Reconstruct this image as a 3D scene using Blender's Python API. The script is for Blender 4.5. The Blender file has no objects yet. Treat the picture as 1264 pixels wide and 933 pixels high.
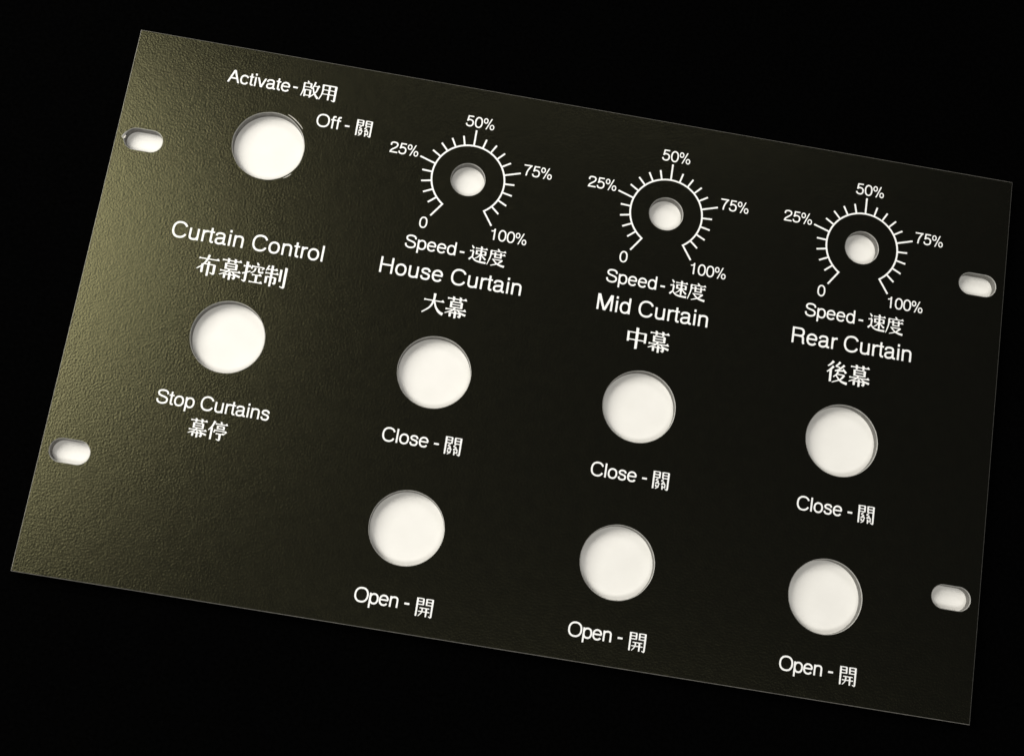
import bpy, bmesh, math, random
import numpy as np
from mathutils import Vector, Matrix
from mathutils.geometry import delaunay_2d_cdt

C = bpy.context.scene.collection
SC = bpy.context.scene
U = 0.000589            # metres per layout unit (the panel is 482.6 x 293 units, 284 x 173 mm)
PW, PH = 482.6, 293.0
T = 5.1                 # plate thickness in units, 3 mm
random.seed(7)

# ------------------------------------------------------------------ camera
cd = bpy.data.cameras.new('camera')
cam = bpy.data.objects.new('camera', cd)
C.objects.link(cam)
cd.sensor_fit = 'HORIZONTAL'
cd.sensor_width = 36.0
cd.lens = 46.144
cd.shift_x, cd.shift_y = -0.015823, 0.006329
cd.clip_start, cd.clip_end = 0.01, 100.0
R = ((0.9856779526476446, -0.1652690310119989, -0.03354282416110343),
     (0.15413338307077357, 0.9635996171273061, -0.21844605305490664),
     (0.06842422003578794, 0.21014738937342015, 0.9752723726488053))
m = Matrix(R).to_4x4()
m.translation = Vector((213.46943752, -306.47100036, 664.00134682)) * U
cam.matrix_world = m
SC.camera = cam

# ------------------------------------------------------------------ world, lamps, exposure
w = bpy.data.worlds.new('World')
SC.world = w
w.use_nodes = True
w.node_tree.nodes['Background'].inputs[0].default_value = (1.0, 0.98, 0.95, 1)
w.node_tree.nodes['Background'].inputs[1].default_value = 0.015
SC.view_settings.view_transform = 'Standard'
SC.view_settings.look = 'None'
SC.view_settings.exposure = 0.0
SC.view_settings.gamma = 1.0


def area(name, loc, aim, sx, sy, energy, col):
    l = bpy.data.lights.new(name, 'AREA')
    l.shape = 'RECTANGLE'
    l.size, l.size_y = sx * U, sy * U
    l.energy = energy
    l.color = col
    o = bpy.data.objects.new(name, l)
    C.objects.link(o)
    o.location = Vector(loc) * U
    d = (Vector(aim) - Vector(loc)) * U
    o.rotation_euler = d.to_track_quat('-Z', 'Y').to_euler()
    return o


# a broad window light beyond the top left corner, and a softer ceiling light over the far side
area('window_light', (-1045, 310, 1250), (150, -150, 0), 850, 1350, 14.2, (1.0, 0.975, 0.92))
area('ceiling_light', (300, 2500, 2500), (240, -150, 0), 1800, 900, 8.5, (1.0, 0.985, 0.97))
area('fill_light', (420, -1500, 2600), (240, -150, 0), 1600, 800, 12.6, (1.0, 0.985, 0.96))  # added fill from the near side, softens the shade inside the holes


# ------------------------------------------------------------------ materials
def mat(name):
    mt = bpy.data.materials.new(name)
    mt.use_nodes = True
    return mt, mt.node_tree, mt.node_tree.nodes['Principled BSDF']


def coat_material():
    mt, nt, b = mat('black_textured_coat')
    N, L = nt.nodes, nt.links
    tc = N.new('ShaderNodeTexCoord')
    n1 = N.new('ShaderNodeTexNoise')
    n1.inputs['Scale'].default_value = 1650.0
    n1.inputs['Detail'].default_value = 2.0
    n1.inputs['Roughness'].default_value = 0.55
    L.new(tc.outputs['Object'], n1.inputs['Vector'])
    n2 = N.new('ShaderNodeTexNoise')
    n2.inputs['Scale'].default_value = 260.0
    n2.inputs['Detail'].default_value = 4.0
    L.new(tc.outputs['Object'], n2.inputs['Vector'])
    mix = N.new('ShaderNodeMath')
    mix.operation = 'MULTIPLY_ADD'
    mix.inputs[1].default_value = 0.5
    L.new(n2.outputs['Fac'], mix.inputs[0])
    L.new(n1.outputs['Fac'], mix.inputs[2])
    bp = N.new('ShaderNodeBump')
    bp.inputs['Strength'].default_value = 0.175
    bp.inputs['Distance'].default_value = 0.0004
    L.new(mix.outputs[0], bp.inputs['Height'])
    L.new(bp.outputs['Normal'], b.inputs['Normal'])
    rr = N.new('ShaderNodeMapRange')
    rr.inputs['To Min'].default_value = 0.21
    rr.inputs['To Max'].default_value = 0.26
    L.new(n2.outputs['Fac'], rr.inputs['Value'])
    L.new(rr.outputs[0], b.inputs['Roughness'])
    b.inputs['Base Color'].default_value = (0.0030, 0.0030, 0.0027, 1)
    b.inputs['Specular IOR Level'].default_value = 0.5
    b.inputs['Specular Tint'].default_value = (0.98, 0.93, 0.48, 1)
    return mt


def noisy(name, ca, cb, scale, rough, metallic=0.0, bump=0.0, spec=0.5):
    mt, nt, b = mat(name)
    N, L = nt.nodes, nt.links
    tc = N.new('ShaderNodeTexCoord')
    n = N.new('ShaderNodeTexNoise')
    n.inputs['Scale'].default_value = scale
    n.inputs['Detail'].default_value = 4.0
    L.new(tc.outputs['Object'], n.inputs['Vector'])
    rp = N.new('ShaderNodeValToRGB')
    rp.color_ramp.elements[0].position = 0.3
    rp.color_ramp.elements[1].position = 0.7
    rp.color_ramp.elements[0].color = (*ca, 1)
    rp.color_ramp.elements[1].color = (*cb, 1)
    L.new(n.outputs['Fac'], rp.inputs['Fac'])
    L.new(rp.outputs['Color'], b.inputs['Base Color'])
    b.inputs['Roughness'].default_value = rough
    b.inputs['Metallic'].default_value = metallic
    b.inputs['Specular IOR Level'].default_value = spec
    if bump:
        bp = N.new('ShaderNodeBump')
        bp.inputs['Strength'].default_value = bump
        bp.inputs['Distance'].default_value = 0.0003
        L.new(n.outputs['Fac'], bp.inputs['Height'])
        L.new(bp.outputs['Normal'], b.inputs['Normal'])
    return mt


COAT = coat_material()
INK = noisy('white_screen_ink', (0.80, 0.80, 0.78), (0.90, 0.90, 0.88), 900, 0.6, spec=0.2)
EDGE = noisy('worn_metal_edge', (0.30, 0.29, 0.26), (0.48, 0.46, 0.41), 700, 0.5, metallic=0.6)
RIM = noisy('bright_cut_rim', (0.34, 0.335, 0.31), (0.50, 0.49, 0.46), 700, 0.45, metallic=0.1)
WALL = noisy('cut_aluminium', (0.14, 0.135, 0.125), (0.21, 0.205, 0.19), 600, 0.55, metallic=0.3)
PAPER = noisy('white_paper', (0.75, 0.735, 0.69), (0.79, 0.775, 0.73), 120, 0.9, bump=0.05, spec=0.1)
CLOTH = noisy('black_matte_cloth', (0.0005, 0.0005, 0.0005), (0.0009, 0.0009, 0.0009), 800, 1.0, spec=0.0)


# ------------------------------------------------------------------ helpers
def P(x, y, z=0.0):
    """layout units (x right, y down, z up from the panel's face) to metres"""
    return Vector((x * U, -y * U, z * U))


def link(name, me, parent=None, mt=None):
    o = bpy.data.objects.new(name, me)
    C.objects.link(o)
    if mt is not None:
        me.materials.append(mt)
    if parent is not None:
        o.parent = parent
    return o


def mesh_from_bm(name, bm):
    bmesh.ops.recalc_face_normals(bm, faces=bm.faces)
    me = bpy.data.meshes.new(name)
    bm.to_mesh(me)
    bm.free()
    return me


# ---- stroke engine: 2D quads, united by a constrained triangulation
def catmull(pts, n=6):
    if len(pts) < 3:
        return list(pts)
    out = []
    q = [(2 * pts[0][0] - pts[1][0], 2 * pts[0][1] - pts[1][1])] + list(pts) + \
        [(2 * pts[-1][0] - pts[-2][0], 2 * pts[-1][1] - pts[-2][1])]
    for i in range(1, len(q) - 2):
        a, b, c, d = q[i - 1], q[i], q[i + 1], q[i + 2]
        for k in range(n):
            t = k / n
            out.append(tuple(0.5 * (2 * b[j] + (c[j] - a[j]) * t + (2 * a[j] - 5 * b[j] + 4 * c[j] - d[j]) * t * t
                                    + (3 * b[j] - a[j] - 3 * c[j] + d[j]) * t ** 3) for j in (0, 1)))
    out.append(tuple(pts[-1]))
    return out


def ribbon(pts, w0, w1=None, closed=False):
    """a list of quads along a polyline, its width going from w0 to w1"""
    w1 = w0 if w1 is None else w1
    n = len(pts)
    L, Rr = [], []
    for i in range(n):
        a = pts[i - 1] if (i > 0 or closed) else pts[i]
        b = pts[(i + 1) % n] if (i < n - 1 or closed) else pts[i]
        p = pts[i]
        d1 = Vector((p[0] - a[0], p[1] - a[1]))
        d2 = Vector((b[0] - p[0], b[1] - p[1]))
        if d1.length < 1e-9:
            d1 = d2
        if d2.length < 1e-9:
            d2 = d1
        d1 = d1.normalized()
        d2 = d2.normalized()
        t = (d1 + d2)
        t = t.normalized() if t.length > 1e-6 else d1
        nn = Vector((-t.y, t.x))
        s = 1.0 / max(0.5, nn.dot(Vector((-d1.y, d1.x))))
        hw = 0.5 * (w0 + (w1 - w0) * i / max(1, n - 1)) * s
        L.append((p[0] + nn.x * hw, p[1] + nn.y * hw))
        Rr.append((p[0] - nn.x * hw, p[1] - nn.y * hw))
    out = []
    for i in range(n if closed else n - 1):
        j = (i + 1) % n
        out.append([L[i], L[j], Rr[j], Rr[i]])
    return out


def ell(cx, cy, rx, ry, a0=0.0, a1=360.0, n=40, e=2.25):
    out = []
    for i in range(n + 1):
        t = math.radians(a0 + (a1 - a0) * i / n)
        c, s = math.cos(t), math.sin(t)
        out.append((cx + rx * math.copysign(abs(c) ** (2 / e), c), cy + ry * math.copysign(abs(s) ** (2 / e), s)))
    return out


def ring(cx, cy, rx, ry, w, n=40, e=2.25):
    return ribbon(ell(cx, cy, rx, ry, 0, 360 - 360 / n, n - 1, e), w, closed=True)


def slab(x0, x1, y0, y1, u0, u1):
    """a leg with level cuts: from x0..x1 at y0 to u0..u1 at y1"""
    return [[(x0, y0), (x1, y0), (u1, y1), (u0, y1)]]


SW = 87.0   # stem width of the sans lettering, in thousandths of its size


def sans(ch):
    w = SW
    t = w * 0.90
    Ln = lambda *p, **k: ribbon(list(p), k.get('w', w))
    Cv = lambda *p, **k: ribbon(catmull(list(p)), k.get('w', w))
    bar = lambda x0, x1, y, hh=t: [[(x0, y - hh / 2), (x1, y - hh / 2), (x1, y + hh / 2), (x0, y + hh / 2)]]
    stem = lambda x, y0, y1: [[(x - w / 2, y0), (x + w / 2, y0), (x + w / 2, y1), (x - w / 2, y1)]]
    if ch == ' ': return 278, []
    if ch == '-': return 333, bar(44, 289, 277, 92)
    if ch == 'H': return 722, stem(121, 0, 718) + stem(601, 0, 718) + bar(121, 601, 374)
    if ch == 'O': return 778, ring(389, 359, 306, 334, w)
    if ch == 'C': return 722, ribbon(ell(378, 359, 292, 334, 27, 333), w)
    if ch == 'S':
        return 667, Cv((576, 500), (550, 600), (460, 662), (335, 678), (205, 658), (125, 590), (116, 515), (155, 445),
                       (250, 402), (350, 375), (475, 338), (560, 275), (578, 200), (552, 110), (462, 48), (338, 26),
                       (208, 48), (115, 120), (90, 230))
    if ch == 'A':
        return 667, slab(14, 112, 0, 718, 283, 384) + slab(555, 653, 0, 718, 283, 384) + bar(140, 527, 252)
    if ch == 'M':
        return 833, stem(119, 0, 718) + stem(714, 0, 718) + slab(366, 467, 0, 718, 73, 195) + slab(366, 467, 0, 718, 638, 760)
    if ch == 'R':
        return 722, stem(139, 0, 718) + Ln((139, 676), (430, 676), w=t) + Ln((139, 345), (440, 345), w=t) + \
            ribbon(ell(430, 510.5, 166, 165.5, -90, 90, 20), w) + \
            Cv((420, 345), (520, 335), (575, 285), (590, 200), (597, 90), (630, -2))
    if ch == 'i': return 222, stem(111, 0, 523) + [[(65, 610), (157, 610), (157, 718), (65, 718)]]
    if ch == 'l': return 222, stem(111, 0, 718)
    if ch == 'o': return 556, ring(278, 261, 198, 232, w)
    if ch == 'c': return 500, ribbon(ell(262, 261, 188, 232, 30, 330), w)
    if ch == 'e': return 556, ribbon(ell(278, 261, 196, 232, 6, 326), w) + bar(84, 495, 279, 76)
    if ch == 'd': return 556, ring(266, 261, 186, 232, w) + stem(456, 0, 718)
    if ch == 'p': return 556, ring(292, 261, 186, 232, w) + stem(102, -207, 523)
    if ch == 'n':
        return 556, stem(110, 0, 523) + Cv((110, 300), (122, 395), (175, 466), (280, 493), (385, 476), (438, 408), (447, 320), (447, 160), (447, 0))
    if ch == 'u':
        return 556, stem(446, 0, 523) + Cv((109, 523), (109, 363), (109, 203), (118, 115), (171, 47), (276, 30), (381, 57), (434, 128), (446, 223))
    if ch == 'r':
        return 333, stem(114, 0, 523) + Cv((114, 290), (128, 390), (185, 460), (260, 488), (325, 486))
    if ch == 't':
        return 278, Cv((132, 669), (132, 480), (132, 280), (132, 120), (148, 62), (190, 40), (256, 42)) + bar(14, 257, 486, 74)
    if ch == 'f':
        return 278, Cv((266, 676), (205, 676), (146, 658), (124, 590), (123, 500), (123, 250), (123, 0)) + bar(14, 262, 486, 74)
    if ch == 's':
        return 500, Cv((414, 368), (392, 440), (330, 486), (245, 496), (160, 480), (104, 425), (103, 372), (135, 322),
                       (200, 298), (268, 282), (350, 258), (405, 212), (414, 148), (384, 75), (320, 36), (245, 28),
                       (155, 44), (98, 95), (78, 168))
    if ch == 'a':
        return 556, Cv((84, 362), (98, 435), (162, 484), (265, 496), (362, 478), (408, 420), (413, 350), (413, 220),
                       (413, 110), (430, 56), (470, 38), (528, 42)) + \
            Cv((413, 305), (350, 287), (235, 270), (132, 242), (86, 185), (82, 135), (106, 68), (168, 32), (240, 28),
               (330, 55), (395, 112), (413, 185))
    if ch == 'v': return 500, slab(200, 300, 0, 523, 8, 106) + slab(200, 300, 0, 523, 394, 492)
    if ch == '0': return 556, ring(278, 342, 197, 318, w)
    if ch == '1':
        return 556, stem(312, 0, 703) + Cv((110, 540), (200, 548), (270, 590), (312, 690), w=70)
    if ch == '2':
        return 556, Cv((74, 470), (88, 588), (160, 650), (270, 664), (388, 644), (452, 575), (458, 500), (418, 408),
                       (318, 318), (190, 222), (112, 140), (82, 44)) + bar(34, 507, 42, 84)
    if ch == '5':
        return 556, bar(150, 470, 664, 80) + Ln((172, 700), (122, 335)) + \
            Cv((122, 365), (175, 415), (265, 436), (368, 416), (446, 345), (464, 235), (438, 120), (360, 48), (255, 27),
               (152, 50), (94, 110), (80, 185))
    if ch == '7': return 556, bar(37, 523, 662, 84) + Cv((470, 662), (400, 560), (305, 390), (245, 220), (218, 0))
    if ch == '%':
        pl = ring(200, 520, 128, 140, 76, 28) + ring(689, 163, 128, 140, 76, 28) + slab(235, 322, -19, 703, 567, 654)
        return 750, [[(p[0] * 0.84, p[1]) for p in q] for q in pl]
    raise ValueError(ch)


# ---- the Chinese characters, drawn stroke by stroke on a 100 x 100 grid, y down
def hz(x0, x1, y):
    return [[(x0, y - 2.4), (x1, y - 2.4), (x1, y + 2.4), (x0, y + 2.4)], [(x1 - 14, y - 2.0), (x1 - 5, y - 9), (x1 + 2, y + 2), (x1 - 6, y + 3)],
            [(x0, y - 4), (x0 + 7, y - 3), (x0 + 7, y + 3), (x0, y + 4.5)]]


def th(x0, x1, y, k=5.0):
    return [[(x0, y - k / 2), (x1, y - k / 2), (x1, y + k / 2), (x0, y + k / 2)]]


def vt(x, y0, y1, k=9.2):
    return [[(x - k / 2 - 1.5, y0), (x + k / 2, y0 + 2), (x + k / 2, y1), (x - k / 2, y1 + 1)]]


def st(w0, w1, *p):
    return ribbon(catmull(list(p), 5), w0, w1)


def hook(x, y0, y1, xe, k=10.0):
    return vt(x, y0, y1 - 3, k) + st(k, 4, (x, y1 - 8), (x - 2, y1 - 1), (xe, y1 - 5))


def gate():
    return vt(8, 5, 98, 9) + vt(41, 6, 40, 8) + th(8, 41, 8) + th(8, 41, 23, 5) + th(8, 41, 38, 5) + \
        vt(59, 6, 40, 8) + hook(92, 5, 98, 78, 9) + th(59, 92, 8) + th(59, 92, 23, 5) + th(59, 92, 38, 5)


HAN = {
    '布': lambda: hz(6, 94, 22) + st(10, 4, (48, 3), (41, 28), (24, 54), (3, 72)) + vt(26, 46, 86) + th(26, 80, 46) + hook(79, 44, 88, 63) + vt(52, 32, 99),
    '幕': lambda: hz(8, 92, 13) + vt(35, 2, 22, 9) + vt(65, 2, 22, 9) + vt(27, 25, 53, 9) + vt(73, 25, 53, 9) + th(27, 73, 27, 5) + th(27, 73, 39, 4)
        + th(27, 73, 51, 5) + hz(5, 95, 62) + st(8, 4, (46, 52), (34, 67), (4, 82)) + st(4, 10, (56, 60), (71, 73), (96, 81)) + vt(28, 76, 95, 9)
        + th(28, 72, 77, 5) + hook(72, 75, 94, 62, 9) + vt(50, 66, 100, 9),
    '控': lambda: hz(3, 35, 25) + hook(19, 3, 95, 5) + st(7, 5, (2, 60), (20, 53), (37, 45)) + st(5, 10, (60, 2), (68, 14)) + st(9, 6, (43, 17), (39, 33))
        + th(43, 92, 21) + st(9, 3, (93, 20), (85, 33)) + st(8, 4, (57, 27), (53, 42), (39, 52)) + st(7, 8, (72, 26), (73, 41), (79, 45), (93, 42))
        + hz(46, 88, 59) + vt(67, 58, 90) + hz(38, 96, 92),
    '制': lambda: st(8, 4, (14, 5), (3, 31)) + hz(10, 54, 22) + hz(2, 60, 40) + vt(10, 55, 86, 9) + th(10, 50, 57) + hook(50, 55, 86, 40, 9) + vt(30, 2, 99)
        + vt(70, 14, 70, 9) + hook(91, 3, 97, 74),
    '大': lambda: hz(6, 94, 36) + st(11, 5, (50, 3), (48, 36), (35, 68), (4, 95)) + st(6, 13, (51, 36), (62, 64), (78, 83), (96, 92)),
    '中': lambda: vt(12, 22, 68) + vt(88, 22, 68) + th(12, 88, 26) + th(12, 88, 59) + vt(50, 2, 99, 11),
    '後': lambda: st(11, 5, (29, 3), (18, 17), (5, 28)) + st(11, 5, (31, 26), (18, 42), (3, 55)) + vt(20, 42, 97) + st(10, 6, (59, 3), (50, 15), (40, 24))
        + st(6, 6, (40, 24), (60, 28)) + st(10, 5, (79, 15), (60, 34), (40, 45)) + st(6, 7, (38, 45), (82, 40)) + st(5, 11, (74, 32), (89, 50))
        + st(9, 5, (54, 48), (46, 62), (33, 74)) + th(48, 82, 60) + st(10, 4, (82, 60), (66, 81), (29, 99)) + st(5, 12, (46, 66), (62, 85), (78, 93), (97, 97)),
    '停': lambda: st(11, 5, (29, 2), (19, 30), (3, 52)) + vt(20, 34, 98) + st(5, 10, (59, 1), (66, 11)) + hz(34, 96, 15) + vt(48, 23, 41, 8) + vt(80, 23, 41, 8)
        + th(48, 80, 25, 5) + th(48, 80, 38, 5) + st(8, 6, (37, 45), (33, 61)) + th(37, 95, 49) + st(9, 4, (96, 48), (87, 62)) + hz(44, 86, 65) + hook(66, 64, 98, 50),
    '速': lambda: st(5, 11, (10, 4), (22, 19)) + hz(3, 24, 36) + st(9, 8, (22, 36), (20, 66)) + st(8, 10, (21, 66), (3, 85)) + st(6, 11, (20, 69), (36, 85), (60, 91), (96, 92))
        + hz(32, 96, 16) + vt(40, 27, 51, 9) + vt(88, 27, 51, 9) + th(40, 88, 29) + th(40, 88, 48) + vt(64, 2, 84) + st(8, 4, (61, 50), (50, 64), (33, 77)) + st(5, 10, (67, 52), (92, 75)),
    '度': lambda: st(5, 11, (51, 1), (60, 12)) + hz(16, 96, 15) + st(10, 4, (17, 14), (16, 50), (3, 98)) + hz(20, 95, 33) + vt(41, 21, 52, 9) + vt(72, 21, 52, 9) + th(41, 72, 50)
        + th(28, 84, 63) + st(10, 4, (83, 62), (60, 84), (23, 99)) + st(6, 12, (34, 65), (54, 84), (74, 92), (97, 96)),
    '啟': lambda: st(5, 10, (27, 1), (35, 11)) + th(12, 52, 15) + vt(50, 14, 40, 9) + th(12, 50, 37) + st(10, 5, (12, 13), (11, 58), (2, 94)) + vt(21, 51, 94, 9) + vt(51, 51, 94, 9)
        + th(21, 51, 54) + th(21, 51, 86) + st(10, 5, (71, 2), (64, 28), (54, 46)) + hz(64, 98, 26) + st(10, 5, (90, 27), (80, 62), (48, 98)) + st(6, 12, (62, 36), (73, 68), (97, 97)),
    '用': lambda: st(11, 5, (16, 7), (16, 58), (3, 98)) + th(16, 88, 10, 7) + hook(87, 7, 98, 70, 11) + th(16, 87, 37) + th(16, 87, 62) + vt(52, 10, 95),
    '開': lambda: gate() + th(23, 78, 55) + th(18, 82, 73) + st(8, 4, (39, 55), (38, 76), (21, 97)) + vt(63, 55, 97, 8),
    '關': lambda: gate() + st(5, 5, (34, 42), (22, 53), (36, 57), (20, 70)) + st(5, 5, (20, 70), (40, 67)) + st(4, 7, (35, 61), (43, 74))
        + st(5, 5, (66, 42), (54, 53), (68, 57), (54, 70)) + st(5, 5, (54, 70), (74, 67)) + st(4, 7, (69, 61), (78, 74))
        + st(7, 4, (39, 75), (37, 88), (22, 98)) + vt(24, 75, 87, 6) + th(24, 38, 86, 5) + vt(62, 75, 98, 7) + vt(77, 75, 87, 6) + th(62, 77, 86, 5),
}


def line_polys(s, x0, x1, base, size):
    """one line of sans lettering, its ink from x0 to x1 (spacing adjusts), standing on y = base"""
    k = size / 1000.0
    glyphs, x = [], 0.0
    for ch in s:
        adv, pl = sans(ch)
        glyphs.append((x, pl))
        x += adv
    xs0 = min(p[0] for q in glyphs[0][1] for p in q)
    last = glyphs[-1]
    xs1 = last[0] + max(p[0] for q in last[1] for p in q)
    tr = ((x1 - x0) / k - (xs1 - xs0)) / max(1, len(s) - 1)
    out = []
    for i, (gx, pl) in enumerate(glyphs):
        for q in pl:
            out.append([(x0 + (gx + i * tr + p[0] - xs0) * k, base - p[1] * k) for p in q])
    return out


def han_polys(s, x, y, sx, sy, pitch=None):
    pitch = pitch or sx
    out = []
    for i, ch in enumerate(s):
        for q in HAN[ch]():
            out.append([(x + i * pitch + p[0] * sx / 100, y + p[1] * sy / 100) for p in q])
    return out


INK_Z = 0.07


def ink_mesh(name, polys):
    """unite overlapping strokes into one flat film of ink with real thin sides"""
    vs, fs = [], []
    for q in polys:
        ar = sum(q[i][0] * q[(i + 1) % len(q)][1] - q[(i + 1) % len(q)][0] * q[i][1] for i in range(len(q)))
        if ar < 0:
            q = q[::-1]
        n = len(vs)
        vs += [Vector((a, b)) for a, b in q]
        fs.append(list(range(n, n + len(q))))
    es = [(f[i], f[(i + 1) % len(f)]) for f in fs for i in range(len(f))]
    ov, oe, of, _, _, _ = delaunay_2d_cdt(vs, es, [], 0, 1e-6)
    co = np.array([(v.x, v.y) for v in ov])
    tri = np.array([f for f in of if len(f) == 3])
    cen = co[tri].mean(axis=1)
    keep = np.zeros(len(tri), bool)
    for f in fs:                                    # a triangle is ink when any stroke piece covers its middle
        q = np.array([(vs[i].x, vs[i].y) for i in f])
        odd = np.zeros(len(tri), bool)
        for i in range(len(q)):
            (ax, ay), (bx, by) = q[i - 1], q[i]
            if ay == by:
                continue
            hit = (ay > cen[:, 1]) != (by > cen[:, 1])
            odd ^= hit & (cen[:, 0] < (bx - ax) * (cen[:, 1] - ay) / (by - ay) + ax)
        keep |= odd
    bm = bmesh.new()
    bv = [bm.verts.new(P(v.x, v.y, INK_Z)) for v in ov]
    for f in tri[keep]:
        try:
            bm.faces.new([bv[i] for i in f])
        except ValueError:
            pass
    bmesh.ops.delete(bm, geom=[v for v in bm.verts if not v.link_faces], context='VERTS')
    bmesh.ops.recalc_face_normals(bm, faces=bm.faces)
    for f in bm.faces:
        if f.normal.z < 0:
            f.normal_flip()
    low = {}
    for e in [e for e in bm.edges if len(e.link_faces) == 1]:
        for v in e.verts:
            if v not in low:
                low[v] = bm.verts.new(v.co - Vector((0, 0, (INK_Z - 0.004) * U)))
        a, b = e.verts
        try:
            bm.faces.new((a, b, low[b], low[a]))
        except ValueError:
            pass
    me = bpy.data.meshes.new(name)
    bm.to_mesh(me)
    bm.free()
    return me


# ------------------------------------------------------------------ the surface below
me = bpy.data.meshes.new('tabletop')
zt = -T - 1.2
me.from_pydata([P(-1500, -1500, zt), P(2000, -1500, zt), P(2000, 1800, zt), P(-1500, 1800, zt)], [], [(3, 2, 1, 0)])
table = link('tabletop', me, None, CLOTH)
table['kind'] = 'structure'

# the white sheet under the panel: a few millimetres smaller, with a slight thickness
bm = bmesh.new()
x0, x1, y0, y1 = 2.6, PW - 2.6, 3.2, PH - 3.2
za, zb = -T - 0.04, -T - 1.15
lo = [bm.verts.new(P(*p, zb)) for p in ((x0, y0), (x1, y0), (x1, y1), (x0, y1))]
hi = [bm.verts.new(P(*p, za)) for p in ((x0, y0), (x1, y0), (x1, y1), (x0, y1))]
bm.faces.new(hi[::-1])
bm.faces.new(lo)
for i in range(4):
    j = (i + 1) % 4
    bm.faces.new((lo[i], lo[j], hi[j], hi[i]))
sheet = link('backing_sheet', mesh_from_bm('backing_sheet', bm), None, PAPER)
sheet['label'] = 'plain white card lying under the black panel and showing through its holes'
sheet['category'] = 'card'

# ------------------------------------------------------------------ the panel
panel = bpy.data.objects.new('control_panel', None)
C.objects.link(panel)
panel['label'] = 'black metal curtain control panel with round holes, dial scales and white English and Chinese lettering'
panel['category'] = 'panel'
panel.empty_display_size = 0.02

COL = (187.2, 295.1, 402.8)
BIG, SMALL = 18.82, 8.95
ROUND = [('button_hole', 79.6, 52.9, BIG), ('button_hole', 79.6, 159.3, BIG)]
for cx in COL:
    ROUND += [('dial_hole', cx, 52.6, SMALL), ('button_hole', cx, 159.6, BIG), ('button_hole', cx, 241.1, BIG)]
SLOTS = [(14.7, 61.7), (14.6, 230.5), (467.7, 62.2), (467.6, 231.4)]
SLW, SLR = 4.1, 5.9         # half of the straight length, end radius


def circle_loop(cx, cy, r, n=72, rough=0.0, seed=0):
    rnd = random.Random(seed)
    ph = [rnd.uniform(0, 6.28) for _ in range(4)]
    out = []
    for i in range(n):
        a = 2 * math.pi * i / n
        rr = r + rough * (math.sin(3 * a + ph[0]) + 0.7 * math.sin(7 * a + ph[1]) + 0.6 * math.sin(13 * a + ph[2])) / 2
        out.append((cx + rr * math.cos(a), cy + rr * math.sin(a)))
    return out


def slot_loop(cx, cy, grow=0.0, n=14, nick=False):
    out = []
    r = SLR + grow
    for i in range(n + 1):
        a = -math.pi / 2 + math.pi * i / n
        out.append((cx + SLW + r * math.cos(a), cy + r * math.sin(a)))
    for i in range(n + 1):
        a = math.pi / 2 + math.pi * i / n
        k = 0.0
        if nick and i in (7, 8, 9):
            k = (1.3, 0.7, 0.4)[i - 7]
        out.append((cx - SLW + (r + k) * math.cos(a), cy + (r + k) * math.sin(a)))
    return out


loops = []          # (name, top loop at the face, loop below the chamfer)
CH = 0.38           # chamfer
for i, (nm, cx, cy, r) in enumerate(ROUND):
    rough = 0.12 if i == 0 else 0.04
    loops.append((nm, circle_loop(cx, cy, r + CH, 72, rough, i), circle_loop(cx, cy, r, 72, rough * 0.6, i)))
for i, (cx, cy) in enumerate(SLOTS):
    loops.append(('mounting_slot', slot_loop(cx, cy, CH, nick=(i == 0)), slot_loop(cx, cy, 0.0)))


def holed_sheet(bm, outer, holes, z, up):
    """a flat sheet with holes; returns the vertex lists of its loops"""
    vs, es, rings = [], [], []
    for lp in [outer] + holes:
        n = len(vs)
        vs += [Vector(p) for p in lp]
        es += [(n + i, n + (i + 1) % len(lp)) for i in range(len(lp))]
        rings.append((n, len(lp)))
    ov, oe, of, ovs, _, _ = delaunay_2d_cdt(vs, es, [], 1, 1e-5)

    def inside(p, lp):
        c = False
        for i in range(len(lp)):
            a, b = lp[i], lp[i - 1]
            if (a[1] > p[1]) != (b[1] > p[1]) and p[0] < (b[0] - a[0]) * (p[1] - a[1]) / (b[1] - a[1]) + a[0]:
                c = not c
        return c
    bv = [bm.verts.new(P(v.x, v.y, z)) for v in ov]
    back = {}
    for i, src in enumerate(ovs):
        for s in src:
            back[s] = bv[i]
    for f in of:
        c = (sum(ov[i].x for i in f) / len(f), sum(ov[i].y for i in f) / len(f))
        if any(inside(c, h) for h in holes):
            continue
        nf = bm.faces.new([bv[i] for i in f])
        nf.normal_update()
        if (nf.normal.z > 0) != up:
            nf.normal_flip()
    return [[back[n + i] for i in range(k)] for n, k in rings]


OC = 0.30           # outer edge chamfer
outer_top = [(OC, OC), (PW - OC, OC), (PW - OC, PH - OC), (OC, PH - OC)]
outer_full = [(0, 0), (PW, 0), (PW, PH), (0, PH)]
bm = bmesh.new()
top = holed_sheet(bm, outer_top, [l[1] for l in loops], 0.0, True)
bot = holed_sheet(bm, outer_full, [l[2] for l in loops], -T, False)
mid = [bm.verts.new(P(x, y, -OC)) for x, y in outer_full]
for i in range(4):
    j = (i + 1) % 4
    bm.faces.new((mid[i], mid[j], bot[0][j], bot[0][i]))
    f = bm.faces.new((top[0][i], top[0][j], mid[j], mid[i]))
    f.material_index = 1
bm.normal_update()
me = bpy.data.meshes.new('faceplate')
bm.to_mesh(me)
bm.free()
plate = link('faceplate', me, panel, COAT)
me.materials.append(EDGE)

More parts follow.
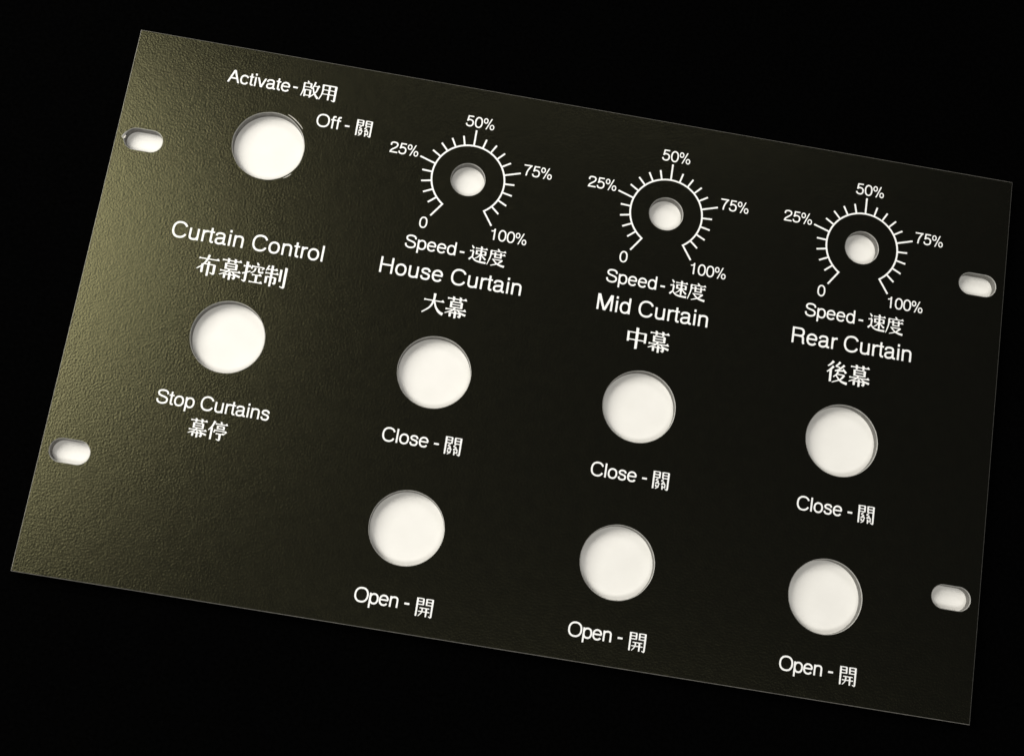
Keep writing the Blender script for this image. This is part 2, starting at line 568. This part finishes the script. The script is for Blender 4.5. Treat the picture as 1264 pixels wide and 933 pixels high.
# the cut edge of every hole: a fine chamfer and the bare wall, a sub-part of the plate
for nm, a, b in loops:
    bm = bmesh.new()
    va = [bm.verts.new(P(x, y, 0.0)) for x, y in a]
    vb = [bm.verts.new(P(x, y, -CH)) for x, y in b]
    vc = [bm.verts.new(P(x, y, -T)) for x, y in b]
    n = len(a)
    for i in range(n):
        j = (i + 1) % n
        f = bm.faces.new((va[i], vb[i], vb[j], va[j]))
        f.material_index = 1
        f.smooth = True
        f = bm.faces.new((vb[i], vc[i], vc[j], vb[j]))
        f.smooth = True
    me = bpy.data.meshes.new(nm + '_edge')
    bm.to_mesh(me)
    bm.free()
    o = link(nm + '_edge', me, plate, WALL)
    me.materials.append(RIM)

# chipped coat beside two of the holes, down to bare metal


def chip(cx, cy, r, a0, a1, wd, n=18, off=0.0):
    pts = []
    for i in range(n + 1):
        a = math.radians(a0 + (a1 - a0) * i / n)
        rr = r + 0.10 * math.sin(9 * a)
        pts.append((cx + rr * math.cos(a), cy + rr * math.sin(a)))
    hw = [wd * (0.45 + 0.55 * math.sin(math.pi * i / n) ** 0.5) for i in range(n + 1)]
    out = []
    for i in range(n):
        q = []
        for k, s in ((i, -1), (i + 1, -1), (i + 1, 1), (i, 1)):
            dx, dy = pts[k][0] - cx, pts[k][1] - cy
            d = math.hypot(dx, dy)
            q.append((pts[k][0] + s * hw[k] / 2 * dx / d, pts[k][1] + s * hw[k] / 2 * dy / d))
        out.append(q)
    return out


for polys in (chip(79.6, 52.9, 20.35, -70, -38, 0.6), chip(79.6, 52.9, 20.0, 42, 56, 0.45),
              [[(4.1, 62.3), (4.9, 60.6), (5.5, 60.9), (4.9, 62.5)]]):
    o = link('chipped_edge', ink_mesh('chipped_edge', polys), plate, EDGE)
    o['label'] = 'bright chipped coat along the rim of the hole'

# ------------------------------------------------------------------ white lettering


def lettering(polys, words):
    o = link('lettering', ink_mesh('lettering', polys), panel, INK)
    o['label'] = 'white printed words ' + words
    return o


S1, S2 = 10.15, 12.15
lettering(line_polys('Activate', 50.9, 84.5, 20.9, S1) + line_polys('-', 86.1, 89.1, 20.4, S1) + han_polys('啟用', 90.6, 12.5, 9.8, 9.7), 'Activate - 啟用')
lettering(line_polys('Off', 101.9, 114.9, 37.2, S1) + line_polys('-', 117.3, 120.4, 37.2, S1) + han_polys('關', 123.1, 28.9, 9.0, 9.8), 'Off - 關')
lettering(line_polys('Curtain Control', 39.9, 119.6, 111.2, S2), 'Curtain Control')
lettering(han_polys('布幕控制', 56.2, 117.4, 11.8, 11.8), '布幕控制')
lettering(line_polys('Stop Curtains', 51.0, 108.6, 198.9, S1), 'Stop Curtains')
lettering(han_polys('幕停', 69.7, 203.2, 9.9, 9.9), '幕停')
HEAD = (('House Curtain', 149.6, 224.8, '大幕', 174.8), ('Mid Curtain', 265.4, 325.0, '中幕', 282.9), ('Rear Curtain', 370.5, 435.3, '後幕', 390.8))
for cx, (hd, hx0, hx1, hn, hnx) in zip(COL, HEAD):
    d = cx - COL[0]
    dc = d * 1.003
    lettering(line_polys('Speed', 160.3 + d, 187.4 + d, 95.6, S1) + line_polys('-', 189.5 + d, 192.6 + d, 95.9, S1)
              + han_polys('速度', 194.5 + d, 88.0, 9.8, 9.7), 'Speed - 速度')
    lettering(line_polys(hd, hx0, hx1, 111.4, S2), hd)
    lettering(han_polys(hn, hnx, 117.5, 11.9, 11.9), hn)
    lettering(line_polys('Close', 166.7 + dc, 190.6 + dc, 199.2, S1) + line_polys('-', 193.5 + dc, 196.7 + dc, 199.2, S1)
              + han_polys('關', 198.8 + dc, 191.0, 9.0, 9.8), 'Close - 關')
    lettering(line_polys('Open', 167.4 + d, 189.5 + d, 280.9, S1) + line_polys('-', 192.6 + d, 195.9 + d, 280.9, S1)
              + han_polys('開', 198.3 + d, 273.6, 9.0, 9.8), 'Open - 開')

# the three speed dials: arc with ticks, and its numerals
for cx in COL:
    cy, r, lw = 52.6, 19.5, 0.92
    polys = []
    half = 145.0
    arc = [(cx + r * math.sin(math.radians(a)), cy - r * math.cos(math.radians(a))) for a in [-half + 2 * half * i / 96 for i in range(97)]]
    polys += ribbon(arc, lw)
    for i in range(21):
        a = math.radians(-half + 2 * half * i / 20)
        ro = 28.6 if i % 5 == 0 else 25.0
        ri = r - lw / 2 if i in (0, 20) else r
        s, c = math.sin(a), math.cos(a)
        polys += ribbon([(cx + ri * s, cy - ri * c), (cx + ro * s, cy - ro * c)], lw)
    dial = link('dial_scale', ink_mesh('dial_scale', polys), panel, INK)
    d = cx - COL[0]
    for tx, a, b, base in (('0', 165.7, 170.3, 83.5), ('25%', 143.2, 158.6, 44.7), ('50%', 180.8, 196.3, 22.4), ('75%', 215.8, 231.2, 44.7), ('100%', 204.2, 223.4, 83.5)):
        k = link('numeral', ink_mesh('numeral', line_polys(tx, a + d, b + d, base, 8.9)), dial, INK)
        k['label'] = 'white printed figure ' + tx
